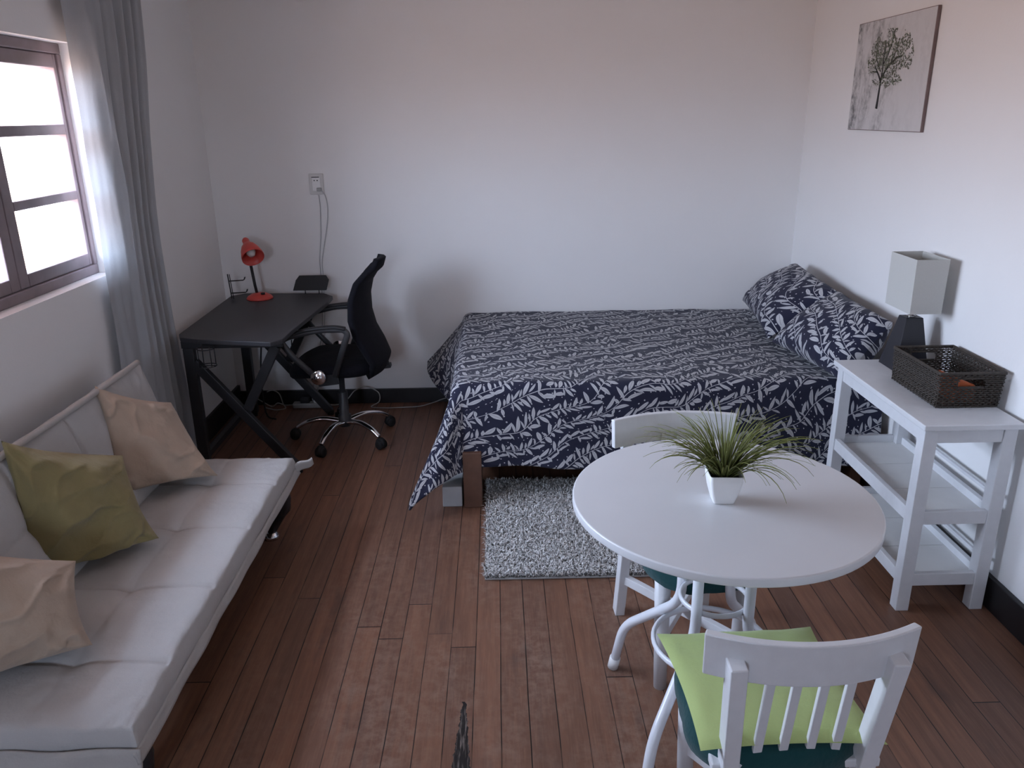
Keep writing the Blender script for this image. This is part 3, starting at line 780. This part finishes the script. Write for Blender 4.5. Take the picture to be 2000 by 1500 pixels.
# ------------------------------------------------------------------ tree picture
def picture():
    X = XR-.002; Y0, Y1, Z0, Z1 = 3.375, 4.085, 1.612, 2.088; D = .013
    c = (X-D/2, (Y0+Y1)/2, (Z0+Z1)/2)
    p = thing('tree_picture', 'unframed canvas of a dark tree on grey, hanging on the right wall', 'picture', c)
    MB().box(X-D, X, Y0, Y1, Z0, Z1).build('canvas_block', 'canvas_edge', p, bevel=.002)
    MB().box(X-D-.0012, X-D, Y0+.003, Y1-.003, Z0+.003, Z1-.003).build('painting', 'canvas', p)
    W = Y1-Y0; H = Z1-Z0
    def P(u, v, e=.0022): return Vector((X-D-e, Y1-u*W, Z0+(1-v)*H))   # u from the left of the picture, v from its top
    t = MB()
    def br(pts, w0, w1):
        n = len(pts); vs = []
        for i, (u, v) in enumerate(pts):
            a = pts[max(0, i-1)]; b_ = pts[min(n-1, i+1)]
            d = (P(*b_)-P(*a)).normalized(); s_ = Vector((1,0,0)).cross(d); w = w0+(w1-w0)*i/(n-1)
            vs += [P(u, v)-s_*w, P(u, v)+s_*w]
        t.add(vs, [(2*i, 2*i+1, 2*i+3, 2*i+2) for i in range(n-1)])
    br([(.405, .80), (.41, .73), (.415, .62), (.42, .53)], .011, .006)
    br([(.415, .55), (.38, .50), (.34, .45), (.31, .41)], .006, .003)
    br([(.42, .54), (.425, .45), (.42, .36), (.43, .27), (.425, .2)], .006, .002)
    br([(.42, .54), (.46, .47), (.52, .41), (.60, .36), (.66, .355)], .006, .003)
    br([(.43, .40), (.47, .34), (.50, .26), (.53, .12)], .004, .002)
    br([(.40, .47), (.33, .36), (.30, .28)], .003, .002); br([(.36, .47), (.29, .46)], .003, .002)
    br([(.52, .41), (.58, .30), (.60, .2)], .003, .0015)
    t.build('painted_tree', 'paintblack', p, solid=.0006)
    lf = MB(); rnd = random.Random(5)
    for k in range(2000):
        a = rnd.uniform(0, 2*PI); r = rnd.uniform(0, 1)**.55
        u = .50+.30*r*math.cos(a); v = .36+.25*r*math.sin(a)+.012*rnd.gauss(0, 1)
        if nz(u*9, v*9, 2) < -.34: continue
        c0 = P(u, v, .0030+rnd.random()*.0004); s_ = rnd.uniform(.0013, .0036); n = 5; ph = rnd.uniform(0, PI)
        lf.add([c0+Vector((0, math.cos(ph+2*PI*i/n)*s_, math.sin(ph+2*PI*i/n)*s_*1.2)) for i in range(n)], [tuple(range(n))])
    o = lf.build('painted_leaves', 'paintgreen', p); o['kind'] = 'stuff'
picture()

# ------------------------------------------------------------------ desk
def desk():
    d = thing('desk', 'black desk with angled metal legs in the corner by the curtain', 'desk', (-1.28, 4.1, 0))
    poly = [(-1.545, 3.72), (-1.515, 3.655), (-1.42, 3.617), (-1.06, 3.545), (-1.018, 3.60), (-1.012, 3.75), (-.985, 4.10), (-.962, 4.38), (-.965, 4.53), (-1.03, 4.61), (-1.50, 4.64), (-1.565, 4.57)]
    MB().prism(poly[::1], .698, .720).build('desk_top', 'desktop', d, bevel=.003)
    for y in (3.68, 4.50):
        MB().box(-1.515, -1.465, y-.02, y+.02, .02, .662).build('leg', 'blackmetal', d, bevel=.003)
        MB().beam((-1.475, y, .59), (-1.03, y, .02), .034, .046, side=(0,1,0)).build('leg', 'blackmetal', d, bevel=.003)
        MB().beam((-1.245, y, .345), (-1.075, y, .665), .034, .046, side=(0,1,0)).build('leg', 'blackmetal', d, bevel=.003)
        MB().box(-1.52, -1.04, y-.018, y+.018, .662, .698).build('top_rail', 'blackmetal', d, bevel=.003)
        for x in (-1.49, -1.03): MB().lathe([(.02, 0), (.02, .02)], (x, y, 0), 14).build('foot', 'rubber', d)
    MB().box(-1.505, -1.475, 3.70, 4.48, .64, .675).build('rear_rail', 'blackmetal', d)
    MB().beam((-1.485, 3.70, .10), (-1.485, 4.48, .10), .03, .03).build('stretcher', 'blackmetal', d)
    # wire cup holder at the near corner
    c = (-1.375, 3.585); m = MB()
    for z in (.685, .60):
        m.tube([(c[0]+.040*math.cos(2*PI*i/24), c[1]+.040*math.sin(2*PI*i/24), z) for i in range(24)], .0025, n=6, closed=True)
    for i in range(4): m.tube([(c[0]+.040*math.cos(PI/4+PI/2*i), c[1]+.040*math.sin(PI/4+PI/2*i), z) for z in (.600, .697)], .0025, n=6)
    m.tube([(c[0]-.04, c[1], .6), (c[0]+.04, c[1], .6)], .0025, n=6)
    m.build('cup_holder', 'blackmetal', d)
    m = MB()
    for x in (-1.24, -1.17):
        m.tube(spline([(x, 4.05, .70), (x, 4.05, .60), (x+.02, 4.04, .55), (x+.07, 4.02, .53), (x+.08, 4.02, .60)]), .0028, n=6)
    m.tube([(-1.24, 4.05, .62), (-1.17, 4.05, .62)], .0028, n=6)
    m.build('cable_hook', 'blackmetal', d)
    # two-pronged wire hook rack on the far corner
    m = MB(); x, y = -1.535, 4.50
    m.tube([(x, y, .72), (x-.012, y+.01, .86)], .0035, n=6); m.tube([(x+.012, y-.006, .72), (x, y+.004, .86)], .0025, n=6)
    for z, dx in ((.822, .0), (.752, .006)):
        for o in (0, .012): m.tube(rounded([(x-.006+dx+o*.2, y+.005-o, z), (x+.085+dx, y-.005-o, z+.006), (x+.092+dx, y-.006-o, z+.024)], .01), .0024, n=6)
    m.build('headphone_hook', 'blackmetal', d)
desk()
def desk_stand():
    s = thing('tablet_stand', 'small black tilted stand plate on the desk under the wall socket', 'stand', (-1.10, 4.60, .72))
    m = MB(); y0 = 4.585
    pts = [(-1.205, .742), (-1.010, .742), (-.995, .800), (-1.012, .825), (-1.168, .825), (-1.188, .800)]
    n = len(pts); vs = [(x, y0+(z-.742)*.35, z) for x, z in pts]+[(x, y0+.008+(z-.742)*.35, z) for x, z in pts]
    m.add(vs, [tuple(range(n)), tuple(range(n, 2*n))[::-1]]+[(i, n+i, n+(i+1) % n, (i+1) % n) for i in range(n)], smooth=False)
    m.build('plate', 'blackplastic', s, bevel=.002)
    for x in (-1.135, -1.055): MB().tube([(x, y0+.008, .7205), (x, y0+.008, .748)], .003, n=6).build('leg', 'blackmetal', s)
desk_stand()
def desk_lamp():
    l = thing('desk_lamp', 'small red desk lamp with black arm on the black desk', 'lamp', (-1.375, 4.50, .72))
    MB().lathe([(.072, .720), (.074, .724), (.066, .736), (.045, .748), (.02, .755), (0, .756)], (-1.372, 4.49, 0), 32).build('base', 'red', l)
    MB().lathe([(.012, 0), (.012, .008), (0, .009)], (-1.345, 4.465, .750), 14).build('switch', 'blackplastic', l)
    MB().tube([(-1.385, 4.49, .745), (-1.392, 4.49, .80), (-1.402, 4.485, .93)], .0085, n=10).build('arm', 'blackplastic', l)
    ax = Vector((.42, -.66, -.55)).normalized(); o = Vector((-1.415, 4.50, 1.040))
    prof = [(0, -.028), (.014, -.026), (.020, -.015), (.020, .010), (.026, .022), (.040, .040), (.052, .070), (.060, .105), (.062, .125), (.060, .125), (.050, .075), (.037, .045), (.022, .03), (0, .028)]
    sh = MB().lathe([(r, z) for r, z in prof], o, 32, axis=tuple(ax)).build('lamp_shade', 'red', l)
    MB().lathe([(.012, .028), (.013, .05), (.024, .07), (.026, .085), (.018, .103), (0, .110)], o, 20, axis=tuple(ax)).build('bulb', 'bulb', l)
desk_lamp()

# ------------------------------------------------------------------ office chair (faces the desk, towards -x)
def office_chair():
    cx, cy = -.87, 4.13
    c = thing('office_chair', 'black mesh-back office chair with chrome star base at the desk', 'office chair', (cx, cy, 0))
    for an in (252, 322, 36, 182, 108):
        a = math.radians(an); d = Vector((math.cos(a), math.sin(a), 0)); o = Vector((cx, cy, 0))
        P = spline([o+d*.025+Vector((0,0,.100)), o+d*.12+Vector((0,0,.115)), o+d*.21+Vector((0,0,.098)), o+d*.268+Vector((0,0,.066))], 6)
        n = len(P); lg = MB().tube(P, [.020-.006*i/(n-1) for i in range(n)], n=12, flat=.75).build('star_leg', 'chrome', c)
        w = MB(); e = o+d*.278; side = Vector((-d.y, d.x, 0))
        w.lathe([(.0, -.024), (.022, -.024), (.026, -.020), (.026, -.004), (.018, -.003), (.018, .003), (.026, .004), (.026, .020), (.022, .024), (0, .024)], e+Vector((0,0,.027)), 20, axis=tuple(side))
        w.lathe([(.010, .03), (.010, .062)], e, 10); w.lathe([(.0, -.012), (.029, -.012), (.029, .012), (0, .012)], e+Vector((0,0,.034)), 16, axis=tuple(side))
        w.build('caster', 'rubber', lg)
    MB().lathe([(.034, .075), (.036, .10), (.036, .135), (.026, .14), (.026, .27), (.0245, .275), (.0155, .276), (.0155, .41)], (cx, cy, 0), 20).build('gas_column', 'armgrey', c)
    MB().box(cx-.10, cx+.12, cy-.09, cy+.09, .385, .415).beam((cx+.10, cy, .40), (cx+.275, cy, .42), .05, .02).beam((cx+.245, cy, .41), (cx+.222, cy, .52), .05, .012).build('seat_plate', 'blackmetal', c, bevel=.003)
    # seat
    def seat(u, v):
        a = 2*PI*u; k = [0, .6, .92, 1.0, 1.0, .92, .6, 0][int(round(v*7))]; z = [.498, .496, .486, .465, .435, .412, .405, .404][int(round(v*7))]
        ca, sa = math.cos(a), math.sin(a); r = (abs(ca)**3+abs(sa)**3)**(-1/3)
        x = cx-.015+.245*r*ca*k; y = cy+.235*r*sa*k
        if x < cx-.15: z -= (cx-.15-x)*.35
        return Vector((x, y, z)), (u, v)
    MB().grid(seat, 56, 7, flip=True).build('seat', 'blackfab', c, sub=1)
    # back: curved, pinched towards the head, curling backwards at the top
    ctl = [(.385, .185, .10), (.42, .235, .17), (.48, .262, .205), (.55, .235, .22), (.63, .195, .225), (.72, .175, .225), (.82, .175, .21), (.90, .195, .18), (.945, .225, .13), (.97, .255, .10), (1.01, .268, .085)]
    def prof(t):
        s_ = t*(len(ctl)-1); i = min(int(s_), len(ctl)-2); f = s_-i; f = f*f*(3-2*f)*.5+f*.5; a, b_ = ctl[i], ctl[i+1]
        return [a[k]+(b_[k]-a[k])*f for k in range(3)]
    mb = MB()
    def back(u, v):
        z, x, w = prof(v); s_ = 2*u-1
        return Vector((cx+x-.060*(s_*s_)*(w/.22), cy+w*s_, z+.01*s_*s_*0)), (u, v)
    mb.grid(back, 24, 44); mb.build('backrest', 'blackfab', c, solid=.030)
    for sy in (-1, 1):
        y = cy+sy*.262
        P = rounded([(cx-.055, y-sy*.015, .415), (cx-.185, y, .555), (cx-.235, y, .635), (cx-.20, y, .655), (cx-.05, y, .690), (cx+.085, y, .690), (cx+.105, y, .668), (cx+.02, y-sy*.012, .440)], .05, 6)
        am = MB().tube(P, .0125, n=10, flat=1.3).build('armrest', 'armgrey', c)
        MB().tube(spline([(cx-.235, y, .652), (cx-.10, y, .690), (cx+.03, y, .703), (cx+.095, y, .694)], 8), .019, n=12, flat=.55).build('arm_pad', 'blackplastic', am)
        MB().beam((cx-.07, y-sy*.02, .412), (cx+.035, y-sy*.02, .425), .012, .055, side=(0,1,0)).beam((cx-.02, y-sy*.02, .405), (cx-.02, cy+sy*.08, .402), .03, .012).build('arm_bracket', 'blackmetal', c)
        MB().lathe([(0, -.012), (.036, -.012), (.040, -.006), (.038, .0), (.033, .004), (.026, .002), (.018, .010), (0, .013)], (cx-.058, y-sy*(-.024 if 1 else 0), .445), 28, axis=(0, sy, 0)).build('chrome_cap', 'chrome', c)
office_chair()

# ------------------------------------------------------------------ wall socket, cables, power strip
def electrics():
    s = thing('wall_socket', 'white wall socket plate with two cables above the desk', 'socket', (-1.036, YB, 1.337))
    y = YB
    MB().box(-1.078, -.996, y-.009, y, 1.280, 1.396).build('plate', 'outlet', s, bevel=.003)
    MB().box(-1.060, -1.014, y-.012, y-.009, 1.300, 1.378).build('insert', 'plastic_white', s, bevel=.001)
    for x in (-1.047, -1.030): MB().lathe([(0, 0), (.0035, 0), (.0035, .0015), (0, .0015)], (x, y-.012, 1.358), 10, axis=(0,-1,0)).build('socket_hole', 'hole', s)
    MB().box(-1.062, -1.018, y-.0125, y-.0095, 1.374, 1.378).build('slot', 'hole', s)
    MB().box(-1.035, -1.008, y-.028, y-.012, 1.298, 1.318).build('plug', 'grey', s, bevel=.003)
    c1 = MB().tube(spline([(-1.030, y-.006, 1.277), (-1.028, y-.004, 1.20), (-1.038, y-.004, 1.05), (-1.058, y-.004, .90), (-1.060, y-.006, .80), (-1.075, y-.02, .50), (-1.16, y-.03, .12), (-1.17, y-.05, .035)]), .0028, n=6).build('cable', 'wallcable', base=(-1.03, y, 1.27))
    tag(c1, 'thin straight white cable down the wall below the socket, left one', 'cable')
    c2 = MB().tube(spline([(-1.010, y-.024, 1.306), (-.992, y-.008, 1.27), (-.985, y-.004, 1.20), (-.998, y-.004, 1.10), (-1.028, y-.004, .97), (-1.045, y-.005, .88), (-1.045, y-.01, .78), (-1.06, y-.03, .5), (-1.13, y-.04, .12), (-1.15, y-.055, .03)]), .0032, n=6).build('cable', 'wallcable', base=(-1.0, y, 1.3))
    tag(c2, 'bowed white cable plugged into the socket, right one', 'cable')
    p = thing('power_strip', 'pale power strip lying against the dark baseboard under the desk', 'power strip', (-1.18, 4.63, 0))
    MB().box(-1.285, -1.085, 4.600, 4.655, .002, .034).build('body', 'grey', p, bevel=.008)
    MB().box(-1.235, -1.18, 4.605, 4.645, .034, .066).build('plug', 'blackplastic', p, bevel=.004)
    MB().box(-1.155, -1.10, 4.605, 4.65, .034, .058).build('plug', 'plastic_white', p, bevel=.006)
    w = MB().tube(spline([(-1.285, 4.63, .018), (-1.33, 4.62, .02), (-1.38, 4.63, .03), (-1.42, 4.64, .006), (-1.46, 4.60, .05), (-1.50, 4.60, .08), (-1.49, 4.62, .09)]), .0035, n=6).build('lead', 'grey', p)
    c3 = MB().tube(spline([(-1.085, 4.63, .018), (-1.02, 4.64, .008), (-.95, 4.62, .05), (-.90, 4.645, .10), (-.83, 4.66, .115), (-.76, 4.655, .08), (-.755, 4.63, .03), (-.80, 4.60, .006), (-.70, 4.58, .005), (-.60, 4.585, .005), (-.50, 4.60, .005), (-.42, 4.64, .014), (-.34, 4.66, .035), (-.27, 4.655, .034), (-.18, 4.63, .006), (-.05, 4.62, .005)]), .0035, n=6).build('extension_cable', 'grey', base=(-.6, 4.6, 0))
    tag(c3, 'pale cable looping behind the office chair and running to the bed', 'cable')
    m = MB().tube(spline([(-1.43, 4.60, .115), (-1.40, 4.62, .118), (-1.365, 4.63, .09), (-1.345, 4.62, .03), (-1.33, 4.61, .004), (-1.38, 4.58, .004), (-1.44, 4.56, .03)]), .0035, n=6).build('cable', 'grey', base=(-1.4, 4.6, 0))
    tag(m, 'short grey cable curled on the floor left of the power strip', 'cable')
    a = MB().tube(spline([(-1.31, 4.30, .694), (-1.33, 4.30, .55), (-1.36, 4.30, .30), (-1.36, 4.32, .08), (-1.34, 4.42, .006)]), .005, n=6).build('cable', 'blackplastic', base=(-1.33, 4.3, .7))
    tag(a, 'black cable hanging from the middle of the desk to the floor', 'cable')
electrics()
for o in list(bpy.data.objects):
    if '_w' in o: del o['_w']
